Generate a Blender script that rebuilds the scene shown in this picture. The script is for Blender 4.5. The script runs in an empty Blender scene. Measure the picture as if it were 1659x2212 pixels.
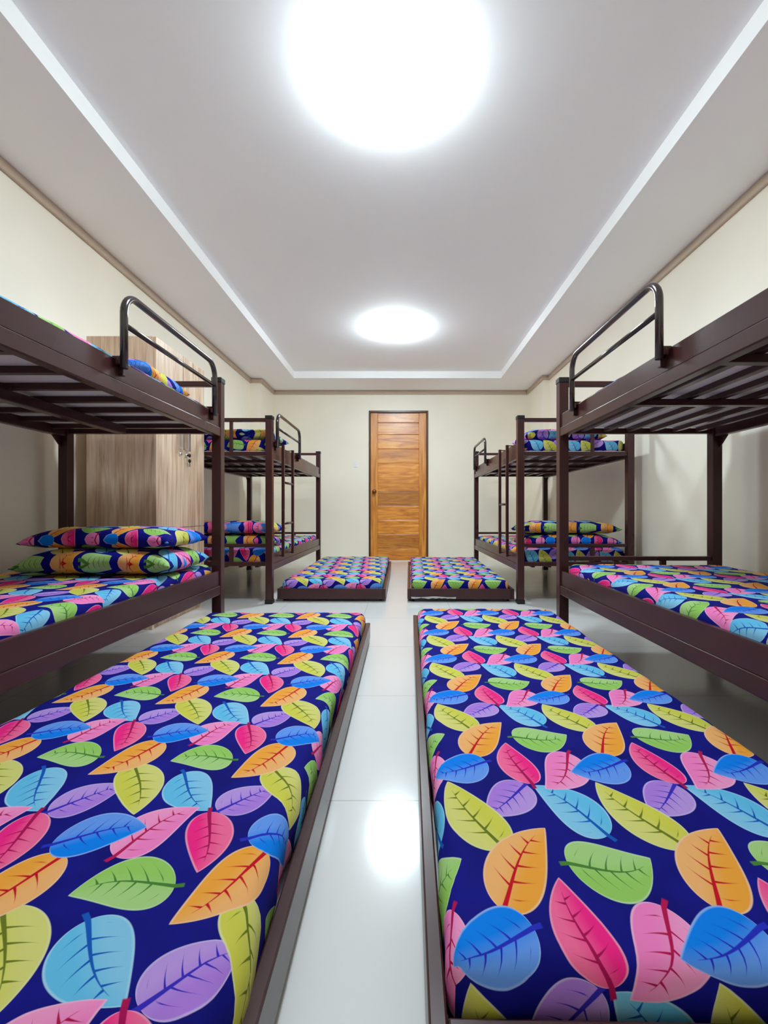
import bpy, bmesh, math, random
from mathutils import Vector, noise

# ------------------------------------------------------------------ camera, world, exposure
sc = bpy.context.scene
COL = sc.collection
CAM_H = 0.687
F_PX = 953.0
cam_d = bpy.data.cameras.new('camera')
cam_d.sensor_fit = 'HORIZONTAL'
cam_d.sensor_width = 36.0
cam_d.lens = F_PX / 1659.0 * 36.0
cam_d.shift_x = (829.5 - 867.0) / 2212.0 * (2212.0 / 1659.0)
cam_d.shift_y = 0.0
cam_d.clip_start = 0.02
cam = bpy.data.objects.new('camera', cam_d)
COL.objects.link(cam)
cam.location = (0, 0, CAM_H)
cam.rotation_euler = (math.pi / 2, 0, 0)
sc.camera = cam
world = bpy.data.worlds.new('world')
sc.world = world
world.use_nodes = True
world.node_tree.nodes['Background'].inputs[0].default_value = (0.8, 0.85, 1, 1)
world.node_tree.nodes['Background'].inputs[1].default_value = 0.3
sc.view_settings.view_transform = 'Standard'
sc.view_settings.look = 'None'
sc.view_settings.gamma = 1.0
sc.view_settings.use_curve_mapping = False
sc.view_settings.exposure = 0.0
LAMP_POWER = 98.0
sc.cycles.max_bounces = 14
sc.cycles.diffuse_bounces = 10
sc.cycles.glossy_bounces = 5
sc.cycles.caustics_reflective = False
sc.cycles.caustics_refractive = False

# room dimensions (x right, y away from the camera, z up)
XL, XR = -1.93, 1.845
YB, YF = 6.18, -0.35
ZC = CAM_H + 1.70
ZT = CAM_H + 1.785
TX0, TX1, TY0, TY1 = -1.366, 1.27, 0.25, 5.60

# ------------------------------------------------------------------ materials
def srgb(r, g, b):
    def f(c):
        c /= 255.0
        return c / 12.92 if c <= 0.04045 else ((c + 0.055) / 1.055) ** 2.4
    return (f(r), f(g), f(b), 1.0)

def new_mat(name, base, rough=0.5, metal=0.0, spec=0.5):
    m = bpy.data.materials.new(name)
    m.use_nodes = True
    b = m.node_tree.nodes['Principled BSDF']
    b.inputs['Base Color'].default_value = base
    b.inputs['Roughness'].default_value = rough
    b.inputs['Metallic'].default_value = metal
    b.inputs['Specular IOR Level'].default_value = spec
    return m, m.node_tree, b

def noise_node(nt, vec, scale, detail=4, dist=0.0):
    n = nt.nodes.new('ShaderNodeTexNoise')
    n.inputs['Scale'].default_value = scale
    n.inputs['Detail'].default_value = detail
    n.inputs['Distortion'].default_value = dist
    nt.links.new(vec, n.inputs['Vector'])
    return n

def coord(nt, kind='Object', scale=(1, 1, 1)):
    tc = nt.nodes.new('ShaderNodeTexCoord')
    mp = nt.nodes.new('ShaderNodeMapping')
    mp.inputs['Scale'].default_value = scale
    nt.links.new(tc.outputs[kind], mp.inputs['Vector'])
    return mp.outputs[0]

def add_bump(nt, b, height, strength, dist):
    bp = nt.nodes.new('ShaderNodeBump')
    bp.inputs['Strength'].default_value = strength
    bp.inputs['Distance'].default_value = dist
    nt.links.new(height, bp.inputs['Height'])
    nt.links.new(bp.outputs[0], b.inputs['Normal'])

def ramp(nt, fac, stops):
    r = nt.nodes.new('ShaderNodeValToRGB')
    e = r.color_ramp.elements
    while len(e) < len(stops):
        e.new(0.5)
    for i, (p, c) in enumerate(stops):
        e[i].position = p
        e[i].color = c
    nt.links.new(fac, r.inputs[0])
    return r.outputs[0]

def painted(name, base, rough, var=0.03, scale=2.0, spec=0.4):
    m, nt, b = new_mat(name, base, rough, 0, spec)
    v = coord(nt)
    n = noise_node(nt, v, scale, 5)
    lo = tuple(c * (1 - var) for c in base[:3]) + (1,)
    hi = tuple(min(1, c * (1 + var)) for c in base[:3]) + (1,)
    nt.links.new(ramp(nt, n.outputs[0], [(0.3, lo), (0.7, hi)]), b.inputs['Base Color'])
    n2 = noise_node(nt, v, 140, 3)
    add_bump(nt, b, n2.outputs[0], 0.06, 0.002)
    return m

M = {}
M['wall'] = painted('cream_wall_paint', (0.91, 0.855, 0.73, 1), 0.40)
M['ceiling'] = painted('white_ceiling_paint', (0.93, 0.93, 0.94, 1), 0.8, 0.01)
M['tray_face'] = painted('white_tray_edge_paint', (0.94, 0.94, 0.94, 1), 0.7, 0.01)
M['cornice'] = painted('beige_cornice_paint', (0.50, 0.39, 0.30, 1), 0.6, 0.03)
M['white_plastic'] = painted('white_plastic', (0.85, 0.85, 0.85, 1), 0.3, 0.01)
M['board'] = painted('grey_underside_board', (0.66, 0.64, 0.645, 1), 0.6, 0.04, 8)
M['sill'] = painted('pale_sill_stone', (0.85, 0.80, 0.70, 1), 0.3, 0.02)
M['black'] = painted('black_plastic', (0.012, 0.012, 0.013, 1), 0.35, 0.1)
M['wrap'] = painted('painted_floor_glint', (0.42, 0.42, 0.45, 1), 0.2, 0.05)  # pale colour painting the floor reflection below one pull-out bed

def metal_paint():
    m, nt, b = new_mat('dark_brown_enamel', (0.05, 0.016, 0.016, 1), 0.30, 0.0, 0.42)
    v = coord(nt)
    n = noise_node(nt, v, 3.0, 6)
    nt.links.new(ramp(nt, n.outputs[0], [(0.3, (0.040, 0.011, 0.012, 1)), (0.7, (0.050, 0.014, 0.014, 1))]), b.inputs['Base Color'])
    rr = ramp(nt, noise_node(nt, v, 3, 2).outputs[0], [(0.3, (0.27,) * 3 + (1,)), (0.75, (0.31,) * 3 + (1,))])
    nt.links.new(rr, b.inputs['Roughness'])
    return m
M['metal'] = metal_paint()
m, nt, b = new_mat('gloss_black_tube', (0.022, 0.014, 0.015, 1), 0.16, 0.0, 0.9)
nt.links.new(ramp(nt, noise_node(nt, coord(nt), 12, 3).outputs[0], [(0.3, (0.018, 0.011, 0.012, 1)), (0.7, (0.03, 0.018, 0.018, 1))]), b.inputs['Base Color'])
M['tube'] = m
m, nt, b = new_mat('brushed_chrome', (0.88, 0.88, 0.89, 1), 0.28, 1.0)
add_bump(nt, b, noise_node(nt, coord(nt, 'Object', (200, 200, 8)), 2, 2).outputs[0], 0.05, 0.001)
M['chrome'] = m
m, nt, b = new_mat('aged_brass', (0.28, 0.12, 0.04, 1), 0.2, 1.0)
add_bump(nt, b, noise_node(nt, coord(nt), 60, 2).outputs[0], 0.05, 0.001)
M['brass'] = m

def floor_mat():
    m, nt, b = new_mat('polished_floor_tile', (0.7, 0.7, 0.7, 1), 0.14, 0, 0.55)
    v = coord(nt)
    br = nt.nodes.new('ShaderNodeTexBrick')
    br.offset = 0.0
    br.inputs['Scale'].default_value = 1.0
    br.inputs['Brick Width'].default_value = 0.6
    br.inputs['Row Height'].default_value = 0.6
    br.inputs['Mortar Size'].default_value = 0.0012
    br.inputs['Mortar Smooth'].default_value = 0.1
    br.inputs['Color1'].default_value = (0.72, 0.715, 0.71, 1)
    br.inputs['Color2'].default_value = (0.71, 0.705, 0.70, 1)
    br.inputs['Mortar'].default_value = (0.42, 0.41, 0.39, 1)
    mp = nt.nodes.new('ShaderNodeMapping')
    mp.inputs['Location'].default_value = (0.25, -0.45, 0)
    nt.links.new(v, mp.inputs[0])
    nt.links.new(mp.outputs[0], br.inputs['Vector'])
    nt.links.new(br.outputs['Color'], b.inputs['Base Color'])
    add_bump(nt, b, noise_node(nt, v, 1.2, 2).outputs[0], 0.03, 0.02)
    return m
M['floor'] = floor_mat()

def wood_laminate():
    m, nt, b = new_mat('greyed_oak_laminate', (0.4, 0.3, 0.2, 1), 0.38, 0, 0.45)
    v = coord(nt, 'Object', (14, 14, 1.1))
    n = noise_node(nt, v, 2.2, 8, 0.8)
    n2 = noise_node(nt, coord(nt, 'Object', (60, 60, 2)), 2.0, 4)
    mx = nt.nodes.new('ShaderNodeMath'); mx.operation = 'MULTIPLY_ADD'
    mx.inputs[1].default_value = 0.35
    nt.links.new(n2.outputs[0], mx.inputs[0])
    nt.links.new(n.outputs[0], mx.inputs[2])
    c = ramp(nt, mx.outputs[0], [(0.42, srgb(168, 134, 108)), (0.62, srgb(208, 176, 148)), (0.85, srgb(232, 208, 184))])
    nt.links.new(c, b.inputs['Base Color'])
    return m
M['laminate'] = wood_laminate()

def door_wood(name, axis):
    # axis 'h': boards run across, 'v': stiles run up
    m, nt, b = new_mat(name, (0.5, 0.25, 0.06, 1), 0.36, 0, 0.5)
    sc3 = (1.6, 5, 14) if axis == 'h' else (16, 5, 1.3)
    v = coord(nt, 'Object', sc3)
    n = noise_node(nt, v, 1.6, 8, 1.2)
    c = ramp(nt, n.outputs[0], [(0.28, srgb(168, 92, 22)), (0.5, srgb(212, 132, 40)), (0.72, srgb(236, 168, 70))])
    if axis == 'h':
        tc = nt.nodes.new('ShaderNodeTexCoord')
        sp = nt.nodes.new('ShaderNodeSeparateXYZ')
        nt.links.new(tc.outputs['Object'], sp.inputs[0])
        dv = nt.nodes.new('ShaderNodeMath'); dv.operation = 'MULTIPLY_ADD'
        dv.inputs[1].default_value = 1 / 0.2; dv.inputs[2].default_value = 0.13
        nt.links.new(sp.outputs[2], dv.inputs[0])
        fl = nt.nodes.new('ShaderNodeMath'); fl.operation = 'FLOOR'
        nt.links.new(dv.outputs[0], fl.inputs[0])
        wn = nt.nodes.new('ShaderNodeTexWhiteNoise'); wn.noise_dimensions = '1D'
        nt.links.new(fl.outputs[0], wn.inputs['W'])
        hs = nt.nodes.new('ShaderNodeHueSaturation')
        mr = nt.nodes.new('ShaderNodeMapRange')
        mr.inputs['To Min'].default_value = 0.72; mr.inputs['To Max'].default_value = 1.22
        nt.links.new(wn.outputs['Value'], mr.inputs['Value'])
        nt.links.new(mr.outputs[0], hs.inputs['Value'])
        nt.links.new(c, hs.inputs['Color'])
        c = hs.outputs[0]
    nt.links.new(c, b.inputs['Base Color'])
    b.inputs['Coat Weight'].default_value = 0.5
    b.inputs['Coat Roughness'].default_value = 0.28
    return m
M['door_boards'] = door_wood('varnished_board_wood', 'h')
M['door_stile'] = door_wood('varnished_stile_wood', 'v')
M['jamb'] = painted('dark_stained_jamb', (0.10, 0.035, 0.02, 1), 0.3, 0.1, 10)

def lamp_mat():
    m = bpy.data.materials.new('lit_lamp_diffuser')
    m.use_nodes = True
    nt = m.node_tree
    nt.nodes.clear()
    e = nt.nodes.new('ShaderNodeEmission')
    e.inputs[0].default_value = (0.855, 1.01, 1.075, 1)
    e.inputs[1].default_value = LAMP_POWER
    o = nt.nodes.new('ShaderNodeOutputMaterial')
    nt.links.new(e.outputs[0], o.inputs[0])
    return m
M['lamp'] = lamp_mat()

# --- printed leaf cotton: one node group draws one leaf, eight leaves per repeat
PU, PV = 0.288, 0.35

def leaf_group():
    g = bpy.data.node_groups.new('printed_leaf', 'ShaderNodeTree')
    def inp(n, t, d=None):
        s = g.interface.new_socket(name=n, in_out='INPUT', socket_type=t)
        if d is not None: s.default_value = d
    inp('UV', 'NodeSocketVector')
    inp('Base Color', 'NodeSocketColor')
    for n in ('CX', 'CY', 'COS', 'SIN', 'L', 'W', 'BOW'):
        inp(n, 'NodeSocketFloat', 0.0)
    inp('Leaf', 'NodeSocketColor')
    inp('Vein', 'NodeSocketColor')
    g.interface.new_socket(name='Color', in_out='OUTPUT', socket_type='NodeSocketColor')
    gi = g.nodes.new('NodeGroupInput')
    go = g.nodes.new('NodeGroupOutput')
    def mt(op, a, b_=None, c=None, clamp=False):
        n = g.nodes.new('ShaderNodeMath'); n.operation = op; n.use_clamp = clamp
        for i, x in enumerate((a, b_, c)):
            if x is None: continue
            if isinstance(x, (int, float)): n.inputs[i].default_value = x
            else: g.links.new(x, n.inputs[i])
        return n.outputs[0]
    I = gi.outputs
    sp = g.nodes.new('ShaderNodeSeparateXYZ')
    g.links.new(I['UV'], sp.inputs[0])
    def wrap(c, ctr, per):
        q = mt('MULTIPLY_ADD', mt('SUBTRACT', c, ctr), 1 / per, 0.5)
        return mt('MULTIPLY', mt('SUBTRACT', mt('FRACT', q), 0.5), per)
    px = wrap(sp.outputs[0], I['CX'], PU)
    py = wrap(sp.outputs[1], I['CY'], PV)
    x = mt('ADD', mt('MULTIPLY', px, I['COS']), mt('MULTIPLY', py, I['SIN']))
    y = mt('SUBTRACT', mt('MULTIPLY', py, I['COS']), mt('MULTIPLY', px, I['SIN']))
    t = mt('ADD', mt('DIVIDE', x, I['L']), 0.5)            # 0 at base, 1 at tip
    tc = mt('MINIMUM', mt('MAXIMUM', t, 0.0), 1.0)
    omt = mt('SUBTRACT', 1.0, tc)
    mid = mt('MULTIPLY', mt('MULTIPLY', mt('MULTIPLY', mt('MULTIPLY', tc, omt), 4.0), mt('ADD', tc, 0.45)), I['BOW'])
    yy = mt('SUBTRACT', y, mid)
    ay = mt('ABSOLUTE', yy)
    w = mt('MULTIPLY', mt('MULTIPLY', mt('MULTIPLY', mt('POWER', tc, 0.5), mt('POWER', omt, 0.88)), 2.46), I['W'])
    d = mt('SUBTRACT', w, ay)
    mask = mt('MULTIPLY', d, 700.0, clamp=True)
    inner = mt('MULTIPLY_ADD', d, 420.0, -0.85, clamp=True)    # 0 in the pale rim
    # midrib and stem
    th = mt('MULTIPLY_ADD', mt('SUBTRACT', 0.95, t), 0.0040, 0.0003)
    rib = mt('MULTIPLY', mt('SUBTRACT', th, ay), 900.0, clamp=True)
    rib = mt('MULTIPLY', rib, mt('MULTIPLY', mt('SUBTRACT', 0.86, t), 40.0, clamp=True))
    rib = mt('MULTIPLY', rib, mt('MULTIPLY', mt('ADD', t, 0.10), 60.0, clamp=True))
    # side veins, swept towards the tip and slightly curved
    sg = mt('SIGN', yy)
    yn = mt('DIVIDE', ay, I['L'])
    c = mt('SUBTRACT', t, mt('MULTIPLY_ADD', mt('MULTIPLY', yn, yn), 1.0, mt('MULTIPLY', yn, 0.35)))
    c = mt('ADD', mt('MULTIPLY', c, 6.0), mt('MULTIPLY', sg, 0.13))
    dist = mt('DIVIDE', mt('ABSOLUTE', mt('SUBTRACT', mt('FRACT', c), 0.5)), 6.0)
    rel = mt('DIVIDE', ay, mt('MAXIMUM', mt('MULTIPLY', w, 0.80), 0.0005))
    vth = mt('MULTIPLY', mt('SUBTRACT', 1.0, rel), 0.017)
    side = mt('MULTIPLY', mt('SUBTRACT', vth, dist), 140.0, clamp=True)
    side = mt('MULTIPLY', side, mt('MULTIPLY', mt('SUBTRACT', t, 0.12), 40.0, clamp=True))
    side = mt('MULTIPLY', side, mt('MULTIPLY', mt('SUBTRACT', 0.86, t), 40.0, clamp=True))
    side = mt('MULTIPLY', side, mask)
    vein = mt('MAXIMUM', rib, side)
    def mix(f, a, b_):
        n = g.nodes.new('ShaderNodeMix'); n.data_type = 'RGBA'
        for i, x_ in ((0, f), (6, a), (7, b_)):
            if isinstance(x_, (int, float)): n.inputs[i].default_value = x_
            elif isinstance(x_, tuple): n.inputs[i].default_value = x_
            else: g.links.new(x_, n.inputs[i])
        return n.outputs[2]
    pale = mix(0.35, I['Leaf'], (0.9, 0.95, 1.0, 1))
    half = mt('MULTIPLY_ADD', yy, 30.0, 0.5, clamp=True)       # the print's two tones
    two = mix(mt('MULTIPLY', half, 0.14), I['Leaf'], (1, 1, 0.95, 1))
    body = mix(inner, pale, two)
    col = mix(mask, I['Base Color'], body)
    col = mix(vein, col, I['Vein'])
    g.links.new(col, go.inputs[0])
    return g

LEAVES = [  # base, tip (metres in the repeat), half width, bow, leaf colour, vein colour
    ('purple', (.236, .850), (.147, .770), .043, .004, (180, 128, 228), (58, 44, 190)),
    ('sky', (.338, .726), (.250, .848), .047, -.013, (104, 196, 240), (18, 92, 190)),
    ('yellow', (.164, .698), (.086, .858), .046, .009, (218, 214, 84), (112, 124, 34)),
    ('orange', (.140, .598), (.240, .741), .046, .013, (252, 170, 62), (206, 14, 36)),
    ('green', (.252, .672), (.382, .682), .053, -.020, (156, 208, 100), (78, 132, 56)),
    ('magenta', (.250, .502), (.230, .648), .037, .010, (255, 40, 140), (176, 16, 86)),
    ('pink', (.356, .604), (.270, .488), .046, .018, (255, 134, 202), (190, 20, 84)),
    ('blue', (.173, .575), (.049, .539), .049, .012, (4, 132, 244), (40, 48, 196)),
]
def leaf_fabric():
    m, nt, b = new_mat('leaf_print_cotton', (0.01, 0.01, 0.2, 1), 0.85, 0, 0.10)
    g = leaf_group()
    uv = nt.nodes.new('ShaderNodeUVMap')
    uv.uv_map = 'fabric'
    prev = None
    n = noise_node(nt, uv.outputs[0], 9, 4)
    ground = ramp(nt, n.outputs[0], [(0.3, srgb(12, 12, 112)), (0.7, srgb(20, 22, 140))])
    prev = ground
    for nm, base, tip, w, bow, lc, vc in LEAVES:
        q = nt.nodes.new('ShaderNodeGroup'); q.node_tree = g
        dx, dy = tip[0] - base[0], tip[1] - base[1]
        L = math.hypot(dx, dy)
        q.inputs['CX'].default_value = (tip[0] + base[0]) / 2
        q.inputs['CY'].default_value = (tip[1] + base[1]) / 2
        q.inputs['COS'].default_value = dx / L
        q.inputs['SIN'].default_value = dy / L
        q.inputs['L'].default_value = L
        q.inputs['W'].default_value = w
        q.inputs['BOW'].default_value = bow
        q.inputs['Leaf'].default_value = srgb(*lc)
        q.inputs['Vein'].default_value = srgb(*vc)
        nt.links.new(uv.outputs[0], q.inputs['UV'])
        nt.links.new(prev, q.inputs['Base Color'])
        prev = q.outputs[0]
    hs = nt.nodes.new('ShaderNodeHueSaturation')
    hs.inputs['Value'].default_value = 0.77
    hs.inputs['Saturation'].default_value = 1.0
    nt.links.new(prev, hs.inputs['Color'])
    nt.links.new(hs.outputs[0], b.inputs['Base Color'])
    wv = noise_node(nt, uv.outputs[0], 420, 2)
    add_bump(nt, b, wv.outputs[0], 0.08, 0.001)
    return m
M['fabric'] = leaf_fabric()

# ------------------------------------------------------------------ mesh helpers
class MB:
    def __init__(s):
        s.bm = bmesh.new()
    def box(s, x0, x1, y0, y1, z0, z1, bev=0.0, seg=2):
        x0, x1 = min(x0, x1), max(x0, x1)
        y0, y1 = min(y0, y1), max(y0, y1)
        z0, z1 = min(z0, z1), max(z0, z1)
        t = bmesh.new()
        v = [t.verts.new((x, y, z)) for x in (x0, x1) for y in (y0, y1) for z in (z0, z1)]
        for f in ((0, 1, 3, 2), (4, 6, 7, 5), (0, 4, 5, 1), (2, 3, 7, 6), (0, 2, 6, 4), (1, 5, 7, 3)):
            t.faces.new([v[i] for i in f])
        if bev > 0:
            bmesh.ops.bevel(t, geom=t.edges[:], offset=bev, segments=seg, profile=0.5, affect='EDGES')
        s.merge(t)
        return s
    def merge(s, t):
        me = bpy.data.meshes.new('tmp')
        t.to_mesh(me); t.free()
        s.bm.from_mesh(me)
        bpy.data.meshes.remove(me)
    def tube(s, pts, r, n=12, caps=True):
        pts = [Vector(p) for p in pts]
        rings = []
        up = None
        for i, p in enumerate(pts):
            if i == 0: d = pts[1] - pts[0]
            elif i == len(pts) - 1: d = pts[-1] - pts[-2]
            else: d = (pts[i + 1] - p).normalized() + (p - pts[i - 1]).normalized()
            d.normalize()
            if up is None:
                up = Vector((1, 0, 0)) if abs(d.x) < 0.9 else Vector((0, 0, 1))
            a = d.cross(up).normalized()
            bb = a.cross(d).normalized()
            up = bb
            rings.append([s.bm.verts.new(p + r * (math.cos(2 * math.pi * k / n) * a + math.sin(2 * math.pi * k / n) * bb)) for k in range(n)])
        for i in range(len(rings) - 1):
            for k in range(n):
                f = s.bm.faces.new((rings[i][k], rings[i][(k + 1) % n], rings[i + 1][(k + 1) % n], rings[i + 1][k]))
                f.smooth = True
        if caps:
            s.bm.faces.new(rings[0][::-1]); s.bm.faces.new(rings[-1])
        return s
    def lathe(s, prof, origin=(0, 0, 0), axis='z', n=40):
        # profile of (radius, height)
        o = Vector(origin)
        rings = []
        for r, h in prof:
            ring = []
            for k in range(n):
                a = 2 * math.pi * k / n
                c, q = r * math.cos(a), r * math.sin(a)
                p = {'z': (c, q, h), 'x': (h, c, q), 'y': (c, h, q)}[axis]
                ring.append(s.bm.verts.new(o + Vector(p)))
            rings.append(ring)
        for i in range(len(rings) - 1):
            for k in range(n):
                f = s.bm.faces.new((rings[i][k], rings[i][(k + 1) % n], rings[i + 1][(k + 1) % n], rings[i + 1][k]))
                f.smooth = True
        s.bm.faces.new(rings[0][::-1]); s.bm.faces.new(rings[-1])
        return s
    def build(s, name, mat, parent=None, label=None):
        bmesh.ops.recalc_face_normals(s.bm, faces=s.bm.faces[:])
        me = bpy.data.meshes.new(name)
        s.bm.to_mesh(me); s.bm.free()
        me.materials.append(mat)
        o = bpy.data.objects.new(name, me)
        COL.objects.link(o)
        if parent is not None: o.parent = parent
        if label: o['label'] = label
        return o

def empty(name, label, cat, loc, rz=0.0, group=None, kind=None):
    o = bpy.data.objects.new(name, None)
    COL.objects.link(o)
    o.empty_display_size = 0.05
    o.location = loc
    o.rotation_euler = (0, 0, rz)
    if label: o['label'] = label
    if cat: o['category'] = cat
    if group: o['group'] = group
    if kind: o['kind'] = kind
    return o

def tag(o, label, cat, group=None):
    o['label'] = label; o['category'] = cat
    if group: o['group'] = group
    return o

def struct(o, label=None, cat=None):
    o['kind'] = 'structure'
    if label: o['label'] = label
    if cat: o['category'] = cat
    return o

# ------------------------------------------------------------------ the room
T = 0.12
struct(MB().box(XL - T, XR + T, YF - T, YB + T, -0.1, 0).build('floor', M['floor']), 'glossy pale grey tiled floor between the beds', 'floor')
c = MB()
c.box(XL - T, XR + T, YF - T, YB + T, ZT, ZT + 0.1)
c.box(XL - T, TX0 - 0.004, YF - T, YB + T, ZC, ZT)
c.box(TX1 + 0.004, XR + T, YF - T, YB + T, ZC, ZT)
c.box(TX0 - 0.004, TX1 + 0.004, YF - T, TY0 - 0.004, ZC, ZT)
c.box(TX0 - 0.004, TX1 + 0.004, TY1 + 0.004, YB + T, ZC, ZT)
struct(c.build('ceiling', M['ceiling']), 'white ceiling with a raised rectangular tray', 'ceiling')
# painted white edge board lining the tray
e = MB()
e.box(TX0 - 0.004, TX0 + 0.006, TY0, TY1, ZC - 0.002, ZT)
e.box(TX1 - 0.006, TX1 + 0.004, TY0, TY1, ZC - 0.002, ZT)
e.box(TX0, TX1, TY1 - 0.006, TY1 + 0.004, ZC - 0.002, ZT)
e.box(TX0, TX1, TY0 - 0.004, TY0 + 0.006, ZC - 0.002, ZT)
struct(e.build('trim_1', M['tray_face']), 'bright white edge of the ceiling tray', 'ceiling trim')

DX0, DX1, DZ = -0.456, 0.376, 2.106      # door opening with its frame
struct(MB().box(XL - T, XL, YF - T, YB + T, 0, ZC).build('wall_left', M['wall']), 'cream wall behind the left bunk beds', 'wall')
struct(MB().box(XR, XR + T, YF - T, YB + T, 0, ZC).build('wall_right', M['wall']), 'cream wall behind the right bunk beds', 'wall')
struct(MB().box(XL, XR, YF - T, YF, 0, ZC).build('wall_front', M['wall']), 'cream wall behind the viewer', 'wall')
w = MB()
w.box(XL, DX0, YB, YB + T, 0, ZC); w.box(DX1, XR, YB, YB + T, 0, ZC); w.box(DX0, DX1, YB, YB + T, DZ, ZC)
struct(w.build('wall_back', M['wall']), 'cream end wall around the wooden door', 'wall')
PXL, PXR, PYL, PYR = -1.79, 1.77, 5.62, 5.50
struct(MB().box(XL, PXL, PYL, YB, 0, ZC).build('wall_left_pillar', M['wall']), 'shallow cream pillar in the far left corner', 'pillar')
struct(MB().box(PXR, XR, PYR, YB, 0, ZC).build('wall_right_pillar', M['wall']), 'shallow cream pillar in the far right corner', 'pillar')
# cornice strip: one moulding that follows walls and pillars
def cornice(name, boxes, label):
    k = MB()
    for bx in boxes:
        x0, x1, y0, y1 = bx
        k.box(x0, x1, y0, y1, ZC - 0.055, ZC - 0.0005, 0.004, 1)
    return struct(k.build(name, M['cornice']), label, 'cornice')
cw = 0.02
cornice('trim_2', [(XL, XL + cw, YF, PYL), (XL, PXL + cw, PYL - cw, PYL), (PXL, PXL + cw, PYL, YB)], 'beige cornice strip along the top of the left wall')
cornice('trim_3', [(XR - cw, XR, YF, PYR), (PXR - cw, XR, PYR - cw, PYR), (PXR - cw, PXR, PYR, YB)], 'beige cornice strip along the top of the right wall')
cornice('trim_4', [(PXL + cw, PXR - cw, YB - cw, YB)], 'beige cornice strip along the top of the end wall')

# door
dr = empty('door_1', 'orange brown wooden door of wide horizontal boards in the end wall', 'door', (0, YB, 0), kind='structure')
f = MB()
f.box(DX0, DX0 + 0.022, -0.012, 0.10, 0, DZ, 0.002, 1)
f.box(DX1 - 0.022, DX1, -0.012, 0.10, 0, DZ, 0.002, 1)
f.box(DX0 + 0.022, DX1 - 0.022, -0.012, 0.10, DZ - 0.026, DZ, 0.002, 1)
f.build('door_frame', M['jamb'], dr)
lx0, lx1 = DX0 + 0.025, DX1 - 0.025
st = MB()
st.box(lx0, lx0 + 0.10, 0.012, 0.052, 0.012, DZ - 0.03, 0.004)
st.box(lx1 - 0.105, lx1, 0.012, 0.052, 0.012, DZ - 0.03, 0.004)
st.build('stile', M['door_stile'], dr)
bd = MB()
z = 0.012
zs = [0.012, 0.134, 0.246, 0.366, 0.566, 0.77, 0.975, 1.175, 1.385, 1.59, 1.80, 1.955, DZ - 0.03]
zs = [0.012, 0.174, 0.374, 0.574, 0.774, 0.974, 1.174, 1.374, 1.574, 1.774, 1.94, DZ - 0.03]
for a, b2 in zip(zs[:-1], zs[1:]):
    bd.box(lx0 + 0.098, lx1 - 0.103, 0.018, 0.048, a + 0.0008, b2 - 0.0008, 0.005, 2)
bd.build('board_panel', M['door_boards'], dr)
kn = MB()
kn.lathe([(0.001, -0.062), (0.018, -0.06), (0.028, -0.048), (0.029, -0.036), (0.018, -0.022), (0.011, -0.014), (0.011, 0.0), (0.030, 0.004), (0.032, 0.010), (0.032, 0.012)],
         (lx0 + 0.052, 0, CAM_H + 0.285), 'y', 24)
kn.build('door_knob', M['brass'], dr)
struct(MB().box(DX0 + 0.02, DX1 - 0.02, YB - 0.03, YB + 0.10, 0.0, 0.010, 0.002, 1).build('trim_5', M['sill']), 'pale stone sill under the door', 'door sill')

# light switch beside the door
sw = empty('light_switch', 'small white light switch on the end wall left of the door', 'light switch', (-0.64, YB, 1.36))
MB().box(-0.030, 0.030, -0.008, 0, -0.048, 0.048, 0.003).build('switch_plate', M['white_plastic'], sw)
MB().box(-0.012, 0.012, -0.013, -0.007, -0.022, 0.022, 0.002).build('switch_rocker', M['white_plastic'], sw)

# ceiling lamps
def lamp(y, label):
    r = empty('ceiling_lamp', label, 'ceiling lamp', (-0.054, y, ZT), group='round ceiling lamps in the tray')
    MB().lathe([(0.192, -0.0005), (0.200, -0.002), (0.201, -0.009), (0.198, -0.012)], n=64).build('lamp_base', M['white_plastic'], r)
    prof = [(0.200, -0.010), (0.205, -0.014), (0.206, -0.022), (0.202, -0.034), (0.190, -0.047), (0.168, -0.058), (0.135, -0.066), (0.095, -0.071), (0.05, -0.074), (0.001, -0.075)]
    MB().lathe(prof, n=64).build('lamp_diffuser', M['lamp'], r)
lamp(1.78, 'large round glowing ceiling lamp nearest overhead, above the front beds')
lamp(4.27, 'round glowing ceiling lamp near the door, the farther one')

# ------------------------------------------------------------------ fabric things
def affine(o_w, a1, a2, o_t, sgn):
    # world point o_w carries print point o_t; a1/a2 are the repeat vectors in the world
    det = a1[0] * a2[1] - a1[1] * a2[0]
    def f(x, y):
        dx, dy = x - o_w[0], y - o_w[1]
        s = (dx * a2[1] - dy * a2[0]) / det
        t = (a1[0] * dy - a1[1] * dx) / det
        return (o_t[0] + sgn * s * PU, o_t[1] + sgn * t * PV)
    return f

def axis_pts(h, r, step):
    inner = h - r
    n = max(2, int(round(2 * inner / step)))
    p = [-h, -h + r * 0.33, -h + r * 0.66]
    p += [-inner + 2 * inner * i / n for i in range(n + 1)]
    p += [h - r * 0.66, h - r * 0.33, h]
    return p

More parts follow.
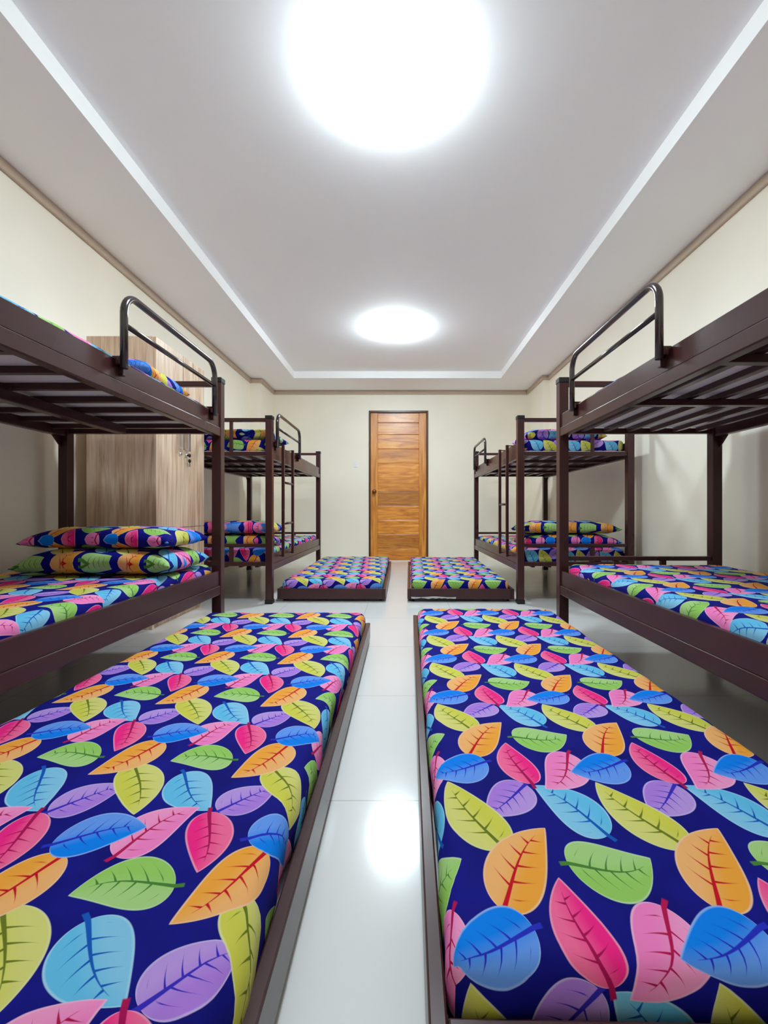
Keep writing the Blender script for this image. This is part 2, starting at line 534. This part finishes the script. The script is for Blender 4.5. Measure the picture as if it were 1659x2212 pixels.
def mattress(name, label, cat, cx, cy, z0, lx, ly, h, rz, uvf, seed, group=None, sag=0.004, ripple=0.006, edge=0.0, rad=None):
    r = rad or min(0.035, h * 0.42)
    hx, hy, hz = lx / 2, ly / 2, h / 2
    X = axis_pts(hx, r, 0.035); Y = axis_pts(hy, r, 0.035)
    Z = [-hz, -hz + r * 0.5, -hz + r, hz - r, hz - r * 0.66, hz - r * 0.33, hz] if hz > r else [-hz, 0, hz]
    bm = bmesh.new()
    uvl = bm.loops.layers.uv.new('fabric')
    cache = {}
    ca, sa = math.cos(rz), math.sin(rz)
    off = Vector((seed * 7.3, seed * 3.1, seed * 1.7))
    def shape(p):
        q = Vector((max(-hx + r, min(hx - r, p[0])), max(-hy + r, min(hy - r, p[1])), max(-hz + r, min(hz - r, p[2]))))
        d = Vector(p) - q
        n = d.normalized() if d.length > 1e-9 else Vector((0, 0, 1))
        o = q + n * r
        # gathers on the sides, soft waves on top
        k = 1 - max(0, n.z)
        s = noise.noise(Vector((p[0] * 5, p[1] * 5, 0)) + off) * 0.6 + noise.noise(Vector((p[0] * 16, p[1] * 16, p[2] * 6)) + off) * 0.6
        o += Vector((n.x, n.y, 0)) * (s * ripple * (0.5 + k))
        o += Vector((n.x, n.y, 0)) * (edge * noise.noise(Vector((p[0] * 2.1, p[1] * 2.1, 3)) + off))
        topw = max(0.0, n.z)
        ex = min(hx - abs(p[0]), hy - abs(p[1]))
        near = math.exp(-max(0, ex) / 0.05)
        o.z += topw * (noise.noise(Vector((p[0] * 2.2, p[1] * 2.2, 1)) + off) * sag
                       + noise.noise(Vector((p[0] * 11, p[1] * 11, 2)) + off) * (0.0012 + 0.004 * near))
        return o
    def vert(i, j, k):
        key = (i, j, k)
        if key not in cache:
            cache[key] = bm.verts.new(shape((X[i], Y[j], Z[k])))
        return cache[key]
    def face(keys, mode):
        f = bm.faces.new([vert(*k) for k in keys])
        f.smooth = True
        for l, (i, j, k) in zip(f.loops, keys):
            x, y, zz = X[i], Y[j], Z[k]
            drop = hz - zz
            if mode == 'x+': x += drop
            if mode == 'x-': x -= drop
            if mode == 'y+': y += drop
            if mode == 'y-': y -= drop
            wx, wy = cx + ca * x - sa * y, cy + sa * x + ca * y
            l[uvl].uv = uvf(wx, wy)
    nx, ny, nz = len(X) - 1, len(Y) - 1, len(Z) - 1
    for i in range(nx):
        for j in range(ny):
            face([(i, j, nz), (i + 1, j, nz), (i + 1, j + 1, nz), (i, j + 1, nz)], 't')
            face([(i, j, 0), (i, j + 1, 0), (i + 1, j + 1, 0), (i + 1, j, 0)], 'b')
    for i in range(nx):
        for k in range(nz):
            face([(i, 0, k), (i + 1, 0, k), (i + 1, 0, k + 1), (i, 0, k + 1)], 'y-')
            face([(i, ny, k), (i, ny, k + 1), (i + 1, ny, k + 1), (i + 1, ny, k)], 'y+')
    for j in range(ny):
        for k in range(nz):
            face([(0, j, k), (0, j, k + 1), (0, j + 1, k + 1), (0, j + 1, k)], 'x-')
            face([(nx, j, k), (nx, j + 1, k), (nx, j + 1, k + 1), (nx, j, k + 1)], 'x+')
    me = bpy.data.meshes.new(name)
    bm.to_mesh(me); bm.free()
    me.materials.append(M['fabric'])
    o = bpy.data.objects.new(name, me)
    COL.objects.link(o)
    o.location = (cx, cy, z0 + hz)
    o.rotation_euler = (0, 0, rz)
    return tag(o, label, cat, group)

def pillow(label, cx, cy, z0, lx, ly, th, rz, uvo, seed, group=None, flange=0.03, tilt=0.0, uvrot=0.0):
    bm = bmesh.new()
    uvl = bm.loops.layers.uv.new('fabric')
    n1, n2 = 44, 28
    off = Vector((seed * 5.1, seed * 2.3, seed))
    def pos(u, v, s):
        x = lx / 2 * u * (1 - 0.07 * (1 - v * v) * abs(u) ** 3)
        y = ly / 2 * v * (1 - 0.10 * (1 - u * u) * abs(v) ** 3)
        fu = min(1.0, (1 - abs(u)) / (1 - flange / lx * 2) if abs(u) > 0 else 1)
        a = max(0.0, 1 - abs(u) ** 5.5) * max(0.0, 1 - abs(v) ** 3.6)
        hh = th / 2 * a ** 0.5
        e = (1 - a)
        wob = noise.noise(Vector((u * 2.5, v * 2.5, 0.2)) + off) * 0.012 + noise.noise(Vector((u * 7, v * 7, s)) + off) * 0.006
        zz = s * hh * (1 + 0.10 * noise.noise(Vector((u * 4, v * 4, s * 3)) + off)) + wob * e
        if s < 0: zz = max(zz, -th / 2 * 0.98)
        # the ends droop onto whatever lies beneath
        zz -= 0.018 * abs(u) ** 6
        return Vector((x, y, zz))
    grid = {}
    def vert(i, j, s):
        edge = i in (0, n1) or j in (0, n2)
        key = (i, j, 0 if edge else s)
        if key not in grid:
            uu = -1 + 2 * i / n1; vv = -1 + 2 * j / n2
            # denser towards the rim
            uu = math.sin(uu * math.pi / 2) * 0.5 + uu * 0.5
            vv = math.sin(vv * math.pi / 2) * 0.5 + vv * 0.5
            grid[key] = (bm.verts.new(pos(uu, vv, s if not edge else 0)), uu, vv)
        return grid[key]
    ca, sa = math.cos(uvrot), math.sin(uvrot)
    for s in (1, -1):
        for i in range(n1):
            for j in range(n2):
                ks = [(i, j), (i + 1, j), (i + 1, j + 1), (i, j + 1)]
                if s < 0: ks.reverse()
                vs = [vert(a, b_, s) for a, b_ in ks]
                f = bm.faces.new([q[0] for q in vs])
                f.smooth = True
                for l, q in zip(f.loops, vs):
                    a, b_ = q[1] * lx / 2 * 1.04, q[2] * ly / 2 * 1.15
                    l[uvl].uv = (uvo[0] + ca * a - sa * b_, uvo[1] + sa * a + ca * b_)
    me = bpy.data.meshes.new('pillow')
    bm.to_mesh(me); bm.free()
    me.materials.append(M['fabric'])
    o = bpy.data.objects.new('pillow', me)
    COL.objects.link(o)
    o.location = (cx, cy, z0 + th / 2)
    o.rotation_euler = (tilt, 0, rz)
    return tag(o, label, 'pillow', group)

# ------------------------------------------------------------------ bunk beds
BW = 0.872          # outer width
BL = 2.00           # outer length
PW = 0.05           # post size
BH = CAM_H + 0.722  # post height
RT0, RT1 = CAM_H + 0.404, CAM_H + 0.524     # upper side rail
LT0, LT1 = 0.245, 0.372                      # lower side rail
Z_BOARD = CAM_H + 0.452
def side_rail(mb, s, xo, z0, z1, step, BL=2.0):
    # upper face plate with a thicker lower lip: the line seen along the rail
    mb.box(s * (xo - 0.018), s * (xo + 0.000), PW, BL - PW, z0 + step, z1, 0.003, 2)
    mb.box(s * (xo - 0.030), s * (xo + 0.005), PW - 0.001, BL - PW + 0.001, z0, z0 + step, 0.004, 2)

def bunk(label, xa, y0, s, slats, guard, ladder, group, BL=2.0):
    """xa: aisle face of the posts, s: +1 when the aisle is on the +x side"""
    r = empty('bunk_bed', label, 'bunk bed', (xa, y0, 0), group=group)
    mt = M['metal']
    for xx in (-PW, -BW):
        for yy in (0, BL - PW):
            p = MB().box(s * xx, s * (xx + PW), yy, yy + PW, 0.03, BH - 0.026, 0.003).build('post', mt, r)
            MB().box(s * (xx - 0.003), s * (xx + PW + 0.003), yy - 0.003, yy + PW + 0.003, BH - 0.028, BH, 0.004).build('post_cap', M['black'], p)
            MB().box(s * (xx - 0.004), s * (xx + PW + 0.004), yy - 0.004, yy + PW + 0.004, 0.0, 0.032, 0.004).build('post_foot', M['black'], p)
    for (z0, z1, stp) in ((RT0, RT1, 0.048), (LT0, LT1, 0.05)):
        for xo in (-0.008, -BW + 0.038):
            k = MB(); side_rail(k, s, xo, z0, z1, stp, BL); k.build('side_rail', mt, r)
    # end rails
    for yy in (0.01, BL - 0.01 - 0.03):
        MB().box(s * (-PW + 0.001), s * (-BW + PW - 0.001), yy, yy + 0.03, BH - 0.045, BH - 0.018, 0.003).build('top_rail', mt, r)
        MB().box(s * (-PW + 0.001), s * (-BW + PW - 0.001), yy, yy + 0.03, CAM_H + 0.422, CAM_H + 0.452, 0.003).build('deck_end_rail', mt, r)
        for t in (0.34, 0.67):
            xx = -PW - (BW - 2 * PW) * t
            if yy < 1:
                MB().box(s * (xx - 0.011), s * (xx + 0.011), yy + 0.004, yy + 0.026, CAM_H + 0.452, BH - 0.045, 0.002).build('end_bar', mt, r)
        MB().box(s * (-PW + 0.001), s * (-BW + PW - 0.001), yy, yy + 0.03, 0.425, 0.448, 0.003).build('foot_rail', mt, r)
        MB().box(s * (-PW + 0.001), s * (-BW + PW - 0.001), yy, yy + 0.03, 0.282, 0.312, 0.003).build('deck_end_rail', mt, r)
        for t in (0.34, 0.67):
            xx = -PW - (BW - 2 * PW) * t
            MB().box(s * (xx - 0.014), s * (xx + 0.014), yy + 0.004, yy + 0.026, 0.312, 0.425, 0.002).build('foot_rail_stub', mt, r)
    # decks
    for zb, top in ((Z_BOARD, True), (0.290, False)):
        MB().box(s * (-0.036), s * (-BW + 0.046), 0.045, BL - 0.045, zb, zb + 0.008).build('base_board', M['board'], r,
            'pale grey underside board')
        if slats == 'across':
            n = 11
            for i in range(n):
                yy = 0.14 + i * (BL - 0.28) / (n - 1)
                MB().box(s * (-0.03), s * (-BW + 0.03), yy - 0.014, yy + 0.014, zb - 0.022, zb - 0.0004, 0.002, 1).build('slat', mt, r)
            MB().box(s * (-BW / 2 - 0.022), s * (-BW / 2 + 0.022), 0.12, BL - 0.20, zb - 0.062, zb - 0.022, 0.003).build('centre_beam', mt, r)
        else:
            n = 6
            for i in range(n):
                xx = -0.128 - i * (BW - 0.256) / (n - 1)
                MB().box(s * (xx - 0.013), s * (xx + 0.013), 0.04, BL - 0.04, zb - 0.022, zb - 0.0004, 0.002, 1).build('slat', mt, r)
            for yy in (0.36, 0.80, 1.28):
                MB().box(s * (-0.03), s * (-BW + 0.03), yy - 0.016, yy + 0.016, zb - 0.046, zb - 0.022, 0.002, 1).build('cross_beam', mt, r)
    # corner gussets under the upper deck
    for yy, sy in ((PW, 1), (BL - PW, -1)):
        k = MB()
        zz = RT0
        v = [(s * (-BW + 0.012), yy, zz), (s * (-BW + 0.012), yy + sy * 0.06, zz), (s * (-BW + 0.012), yy, zz - 0.06)]
        v2 = [(s * (-BW + 0.018), a[1], a[2]) for a in v]
        A = [k.bm.verts.new(q) for q in v]; B = [k.bm.verts.new(q) for q in v2]
        k.bm.faces.new(A); k.bm.faces.new(B[::-1])
        for i in range(3): k.bm.faces.new((A[i], A[(i + 1) % 3], B[(i + 1) % 3], B[i]))
        k.build('gusset', mt, r)
    # guard rail: bent tube hooked on the aisle rail
    if guard:
        g0, g1 = guard
        x = s * 0.022
        zt, zb, zm = CAM_H + 0.748, CAM_H + 0.488, CAM_H + 0.638
        pts = [(x, g0, zb)]
        R = 0.07
        for k in range(9):
            a = math.pi / 2 * k / 8
            pts.append((x, g0 + R - R * math.cos(a), zt - R + R * math.sin(a)))
        for k in range(9):
            a = math.pi / 2 * k / 8
            pts.append((x, g1 - R + R * math.sin(a), zt - R + R * math.cos(a)))
        pts.append((x, g1, zb))
        gr = MB().tube(pts, 0.0125, 14).build('guard_rail', M['tube'], r, 'glossy black tube guard rail')
        MB().tube([(x, g0, zm), (x, g1, zm)], 0.009, 12).build('middle_bar', M['tube'], gr)
        for yy in (g0, g1):
            k = MB()
            k.box(s * -0.010, s * 0.008, yy + 0.016, yy + 0.034, CAM_H + 0.470, CAM_H + 0.536, 0.002, 1)
            k.box(s * -0.030, s * 0.024, yy + 0.016, yy + 0.022, CAM_H + 0.496, CAM_H + 0.538, 0.002, 1)
            k.box(s * 0.004, s * 0.014, yy - 0.012, yy + 0.034, CAM_H + 0.500, CAM_H + 0.524, 0.002, 1)
            k.build('guard_bracket', mt, gr)
    if ladder:
        l0, l1, rungs = ladder
        x = 0.022
        lr = None
        for yy in (l0, l1):
            k = MB()
            k.box(s * (x - 0.011), s * (x + 0.011), yy - 0.012, yy + 0.012, 0.33, CAM_H + 0.535, 0.003)
            k.box(s * (-0.03), s * (x), yy - 0.008, yy + 0.008, CAM_H + 0.526, CAM_H + 0.532, 0.001, 1)
            k.box(s * (-0.004), s * (x), yy - 0.008, yy + 0.008, 0.335, 0.345, 0.001, 1)
            k.build('ladder_rail', mt, r)
        for zz in rungs:
            MB().tube([(s * x, l0, zz), (s * x, l1, zz)], 0.010, 12).build('ladder_rung', mt, r)
    return r

GB = 'dark brown metal bunk beds along the walls'
X1, X2, X3, X4 = -0.965, 0.846, -0.965, 0.868
bunk('dark brown bunk bed at near left, two pillows stacked on its lower level', X1, 0.34, 1, 'across', (1.16, 1.89), (0.20, 0.48, (0.595, 0.925)), GB, 2.07)
bunk('dark brown bunk bed at near right, bare lower bed without pillows', X2, 0.41, -1, 'along', (1.00, 1.72), (0.16, 0.44, (0.75,)), GB)
bunk('dark brown bunk bed at far left, just beyond the wood-look locker', X3, 3.29, 1, 'along', (0.065, 0.80), (0.23, 0.54, (0.595, 0.925)), GB)
bunk('dark brown bunk bed at far right, guard rail at its end by the door wall', X4, 3.29, -1, 'along', (1.16, 1.82), (0.24, 0.50, (0.75,)), GB)

# mattresses on the bunks
G_L = 'leaf-print mattresses on the lower bunks'
G_U = 'leaf-print mattresses on the upper bunks'
MWX, MLY = 0.80, 1.86
def bunk_mats(xa, y0, s, low, up, k, rot):
    cx = xa - s * (BW / 2 - 0.002)
    cy = y0 + BL / 2
    sg = -1 if rot else 1
    a1 = (0.285, -0.012 * sg); a2 = (0.018 * sg, 0.33)
    mattress('mattress', low, 'mattress', cx, cy, 0.2982, MWX, MLY, 0.112, 0, affine((cx + 0.03 * k, cy), a1, a2, (0.1 * k, 0.2 * k), sg), k + 1, G_L, ripple=0.004)
    mattress('mattress', up, 'mattress', cx, cy, Z_BOARD + 0.0082, MWX, MLY, 0.093, 0, affine((cx, cy + 0.05 * k), a1, a2, (0.13 * k, {3: 0.177, 4: 0.273}.get(k, 0.09 * k)), sg), k + 11, G_U, ripple=0.004, sag=0.008)
bunk_mats(X1, 0.41, 1, 'leaf-print mattress on the near left bunk\'s lower level, under two pillows',
          'leaf-print mattress on the near left bunk\'s upper level', 1, True)
bunk_mats(X2, 0.41, -1, 'leaf-print mattress on the near right bunk\'s lower level, bare of pillows',
          'leaf-print mattress on the near right bunk\'s upper level, mostly hidden', 2, False)
bunk_mats(X3, 3.29, 1, 'leaf-print mattress on the far left bunk\'s lower level',
          'leaf-print mattress on the far left bunk\'s upper level', 3, True)
bunk_mats(X4, 3.29, -1, 'leaf-print mattress on the far right bunk\'s lower level',
          'leaf-print mattress on the far right bunk\'s upper level', 4, False)

# pillows
G_P = 'leaf-print pillows on the bunks'
ZL = 0.4150
ZU = Z_BOARD + 0.0082 + 0.096
pillow('lower of two leaf-print pillows on the near left bunk\'s lower level', -1.300, 2.03, ZL, 0.66, 0.41, 0.112, 0.02, (.30, .55), 1, G_P)
pillow('top one of two leaf-print pillows on the near left bunk\'s lower level', -1.305, 2.05, ZL + 0.110, 0.66, 0.37, 0.094, -0.03, (.06, .10), 2, G_P)
pillow('leaf-print pillow on the near left upper bunk, just behind its guard rail', -1.40, 2.04, ZU, 0.66, 0.42, 0.120, 0.05, (.11, .42), 3, G_P)
pillow('lower of two leaf-print pillows on the far left bunk\'s lower level', -1.36, 3.60, ZL, 0.74, 0.40, 0.098, 0.0, (.27, .15), 4, G_P)
pillow('top one of two leaf-print pillows on the far left bunk\'s lower level', -1.35, 3.58, ZL + 0.100, 0.74, 0.40, 0.100, 0.02, (.07, .05), 5, G_P)
pillow('leaf-print pillow on the far left upper bunk behind its end rail', -1.34, 3.60, ZU, 0.74, 0.42, 0.100, -0.02, (.17, .25), 6, G_P)
pillow('lower of two leaf-print pillows on the far right bunk\'s lower level', 1.325, 3.60, ZL, 0.76, 0.40, 0.098, 0.0, (.02, .11), 7, G_P)
pillow('top one of two leaf-print pillows on the far right bunk\'s lower level', 1.32, 3.60, ZL + 0.100, 0.77, 0.40, 0.100, -0.02, (.18, .20), 8, G_P)
pillow('leaf-print pillow on the far right upper bunk behind its end rail', 1.27, 3.60, ZU, 0.64, 0.40, 0.100, 0.02, (.10, .34), 9, G_P)

# ------------------------------------------------------------------ pull-out trundles
def trundle(label, x0, y0, wx, ly, rz, group, glint=False, z1=0.100):
    r = empty('pull_out_bed', label, 'pull-out bed', (x0, y0, 0), rz, group)
    mt = M['metal']
    z0 = 0.020
    for xa, xb in ((0, 0.022), (wx - 0.022, wx)):
        MB().box(xa, xb, 0, ly, z0, z1, 0.003).build('side_rail', mt, r)
    for ya, yb in ((0.0, 0.022), (ly - 0.022, ly)):
        MB().box(0.022, wx - 0.022, ya, yb, z0, z1, 0.003).build('end_rail', mt, r)
    MB().box(0.022, wx - 0.022, 0.022, ly - 0.022, 0.045, 0.057).build('base_board', M['board'], r, 'pale grey board under the mattress')
    for i in range(5):
        yy = 0.2 + i * (ly - 0.4) / 4
        MB().box(0.022, wx - 0.022, yy - 0.015, yy + 0.015, 0.030, 0.0448).build('slat', mt, r)
    for xx in (0.03, wx - 0.055):
        for yy in (0.035, ly - 0.06):
            cst = MB().box(xx, xx + 0.03, yy, yy + 0.03, 0.022, 0.0448, 0.002, 1).build('caster', M['black'], r)
            MB().lathe([(0.004, 0.006), (0.012, 0.006), (0.0148, 0.009), (0.0148, 0.021), (0.012, 0.024), (0.004, 0.024)], (xx, yy + 0.015, 0.0150), 'x', 20).build('wheel', M['black'], cst)
    if glint:  # added thin strip imitating the bright floor glimpsed beneath the end rail
        k = MB()
        rnd = random.Random(4)
        n = 40
        top = []; bot = []
        for i in range(n + 1):
            u = i / n
            x = 0.03 + u * 0.34
            d = 0.003 + 0.010 * noise.noise(Vector((u * 7, 1, 0))) + 0.004 * rnd.random()
            yy = -0.006 - 0.004 * noise.noise(Vector((u * 20, 3, 0)))
            top.append(((x, yy, 0.040 - 0.003 * math.sin(u * 9)), (x, yy + 0.0015, 0.040 - 0.003 * math.sin(u * 9))))
            bot.append(((x, yy - 0.004, 0.034 - d), (x, yy - 0.0025, 0.034 - d)))
        vt = [[k.bm.verts.new(q) for q in p] for p in top]
        vb = [[k.bm.verts.new(q) for q in p] for p in bot]
        for i in range(n):
            k.bm.faces.new((vt[i][0], vt[i + 1][0], vb[i + 1][0], vb[i][0]))
            k.bm.faces.new((vt[i][1], vb[i][1], vb[i + 1][1], vt[i + 1][1]))
            k.bm.faces.new((vt[i][0], vt[i][1], vt[i + 1][1], vt[i + 1][0]))
            k.bm.faces.new((vb[i][0], vb[i + 1][0], vb[i + 1][1], vb[i][1]))
        k.bm.faces.new((vt[0][0], vb[0][0], vb[0][1], vt[0][1])); k.bm.faces.new((vt[n][0], vt[n][1], vb[n][1], vb[n][0]))
        k.build('floor_glint_strip', M['wrap'], r, 'added pale strip standing in for the bright floor under the rail')
    return r
G_T = 'low pull-out beds drawn out from under the bunks'
G_M = 'leaf-print mattresses on the pull-out beds'
trundle('low dark brown pull-out bed frame in front at left, beside the aisle', -1.035, 0.396, 0.87, 1.944, 0, G_T)
trundle('low dark brown pull-out bed frame in front at right, beside the aisle', 0.030, 0.478, 0.775, 1.97, -0.0180, G_T, z1=0.116)
trundle('low dark brown pull-out bed frame at back left, before the door', -0.950, 3.375, 0.83, 1.88, 0, G_T)
trundle('low dark brown pull-out bed frame at back right, added pale floor-glint strip along its end', 0.046, 3.375, 0.815, 1.85, -0.018, G_T, True)
def near_pull(f, x0):
    # the cloth is pulled wider towards the near end
    def g(x, y):
        w = max(0.0, min(1.0, (0.88 - y) / 0.25))
        w = w * w * (3 - 2 * w)
        d = x0 - x
        return f(x0 - d / (1 + 0.07 * w), y + 0.080 * w * d)
    return g
def stretched(f, knots, o_v, sgn, step):
    # rows of the print are not evenly stretched along the mattress: knots are their distances
    def g(x, y):
        u, v = f(x, y)
        k = knots
        if y <= k[0]: t = (y - k[0]) / (k[1] - k[0])
        elif y >= k[-1]: t = len(k) - 1 + (y - k[-1]) / (k[-1] - k[-2])
        else:
            i = max(n for n in range(len(k) - 1) if k[n] <= y)
            t = i + (y - k[i]) / (k[i + 1] - k[i])
        return (u, v + sgn * PV * (t - (y - k[0]) / step))
    return g
uv_left = near_pull(stretched(affine((-0.291, 0.560), (0.289, -0.011), (-0.045, 0.317), (0.240, 0.741), -1), [0.560, 0.865, 1.185, 1.511, 1.83], 0, -1, 0.317), -0.25)
uv_right = stretched(affine((0.240, 0.736), (0.288, 0.0), (0.010, 0.350), (0.240, 0.741), 1), [0.736, 1.105, 1.432, 1.765, 2.13], 0, 1, 0.350)
mattress('mattress', 'leaf-print mattress on the front left pull-out bed, wavy along the aisle edge', 'mattress', -0.5985, 1.370, 0.0572, 0.815, 1.89, 0.109, 0, uv_left, 21, G_M, edge=0.012, ripple=0.009)
mattress('mattress', 'leaf-print mattress on the front right pull-out bed, its dark near end in view', 'mattress', 0.436, 1.460, 0.0572, 0.728, 1.915, 0.103, -0.018, uv_right, 22, G_M, ripple=0.006, edge=0.004, rad=0.032)
mattress('mattress', 'leaf-print mattress on the back left pull-out bed', 'mattress', -0.535, 4.315, 0.0572, 0.775, 1.82, 0.105, 0,
         affine((-0.535, 4.3), (0.285, 0.01), (-0.02, 0.325), (0.12, 0.2), -1), 23, G_M, ripple=0.008, edge=0.008)
mattress('mattress', 'leaf-print mattress on the back right pull-out bed', 'mattress', 0.470, 4.300, 0.0572, 0.760, 1.79, 0.102, -0.018,
         affine((0.47, 4.3), (0.288, 0.0), (0.01, 0.35), (0.05, 0.17), 1), 24, G_M, ripple=0.007)

# ------------------------------------------------------------------ locker
LX0, LX1, LY0, LY1, LH = -1.835, -1.43, 2.57, 3.20, 1.712
lk = empty('locker', 'tall wood-look locker cabinet standing between the two left bunk beds', 'locker', (LX0, LY0, 0))
W_, D_ = LX1 - LX0, LY1 - LY0
k = MB()
k.box(0, W_ - 0.02, 0, 0.016, 0.0, LH, 0.001, 1)
k.box(0, W_ - 0.02, D_ - 0.016, D_, 0.0, LH, 0.001, 1)
k.box(0, W_ - 0.02, 0.016, D_ - 0.016, LH - 0.016, LH)
k.box(0, W_ - 0.02, 0.016, D_ - 0.016, 0.05, 0.066)
k.box(0, W_ - 0.02, 0.016, D_ - 0.016, 0.578, 0.594)
k.box(0, 0.006, 0.016, D_ - 0.016, 0.066, LH - 0.016)
k.box(W_ - 0.05, W_ - 0.035, 0.016, D_ - 0.016, 0.0, 0.05)
k.build('body', M['laminate'], lk)
ym = D_ / 2
for (y0, y1, z0, z1, hy) in ((0.002, ym - 0.0012, 0.589, LH - 0.002, ym - 0.040), (ym + 0.0012, D_ - 0.002, 0.589, LH - 0.002, ym + 0.040)):
    d = MB().box(W_ - 0.019, W_, y0, y1, z0, z1, 0.0012, 1).build('door', M['laminate'], lk)
    h = MB()
    za, zb = 1.085, 1.245
    h.box(W_ + 0.020, W_ + 0.028, hy - 0.016, hy + 0.016, za, zb, 0.003)
    h.box(W_ + 0.0, W_ + 0.024, hy - 0.007, hy + 0.007, za + 0.008, za + 0.020, 0.002, 1)
    h.box(W_ + 0.0, W_ + 0.024, hy - 0.007, hy + 0.007, zb - 0.020, zb - 0.008, 0.002, 1)
    h.build('handle', M['chrome'], d, 'upright chrome handle')
    MB().lathe([(0.003, 0.0), (0.011, 0.0), (0.011, 0.007), (0.009, 0.009), (0.003, 0.009)], (W_, hy + 0.004, 1.062), 'x', 20).build('lock', M['chrome'], d, 'round chrome lock')
    if hy > ym:
        kk = MB()
        kk.box(W_ + 0.009, W_ + 0.022, hy + 0.003, hy + 0.005, 1.056, 1.068)
        kk.lathe([(0.003, 0.020), (0.012, 0.020), (0.013, 0.024), (0.012, 0.028), (0.003, 0.028)], (W_, hy + 0.004, 1.062), 'x', 16)
        kk.build('key', M['black'], d, 'black-headed key in the lock')
        kk = MB()
        kk.tube([(W_ + 0.024, hy + 0.004, 1.052), (W_ + 0.025, hy + 0.006, 1.040)], 0.0012, 6)
        kk.lathe([(0.003, 0.018), (0.012, 0.018), (0.013, 0.022), (0.012, 0.026), (0.003, 0.026)], (W_, hy + 0.010, 1.026), 'x', 16)
        kk.tube([(W_ + 0.022, hy + 0.010, 1.016), (W_ + 0.022, hy + 0.011, 0.988)], 0.0022, 6)
        kk.build('spare_key', M['black'], d, 'black-headed spare key hanging down')
for (y0, y1) in ((0.002, D_ - 0.002),):
    MB().box(W_ - 0.019, W_, y0, y1, 0.052, 0.586, 0.0012, 1).build('door', M['laminate'], lk)
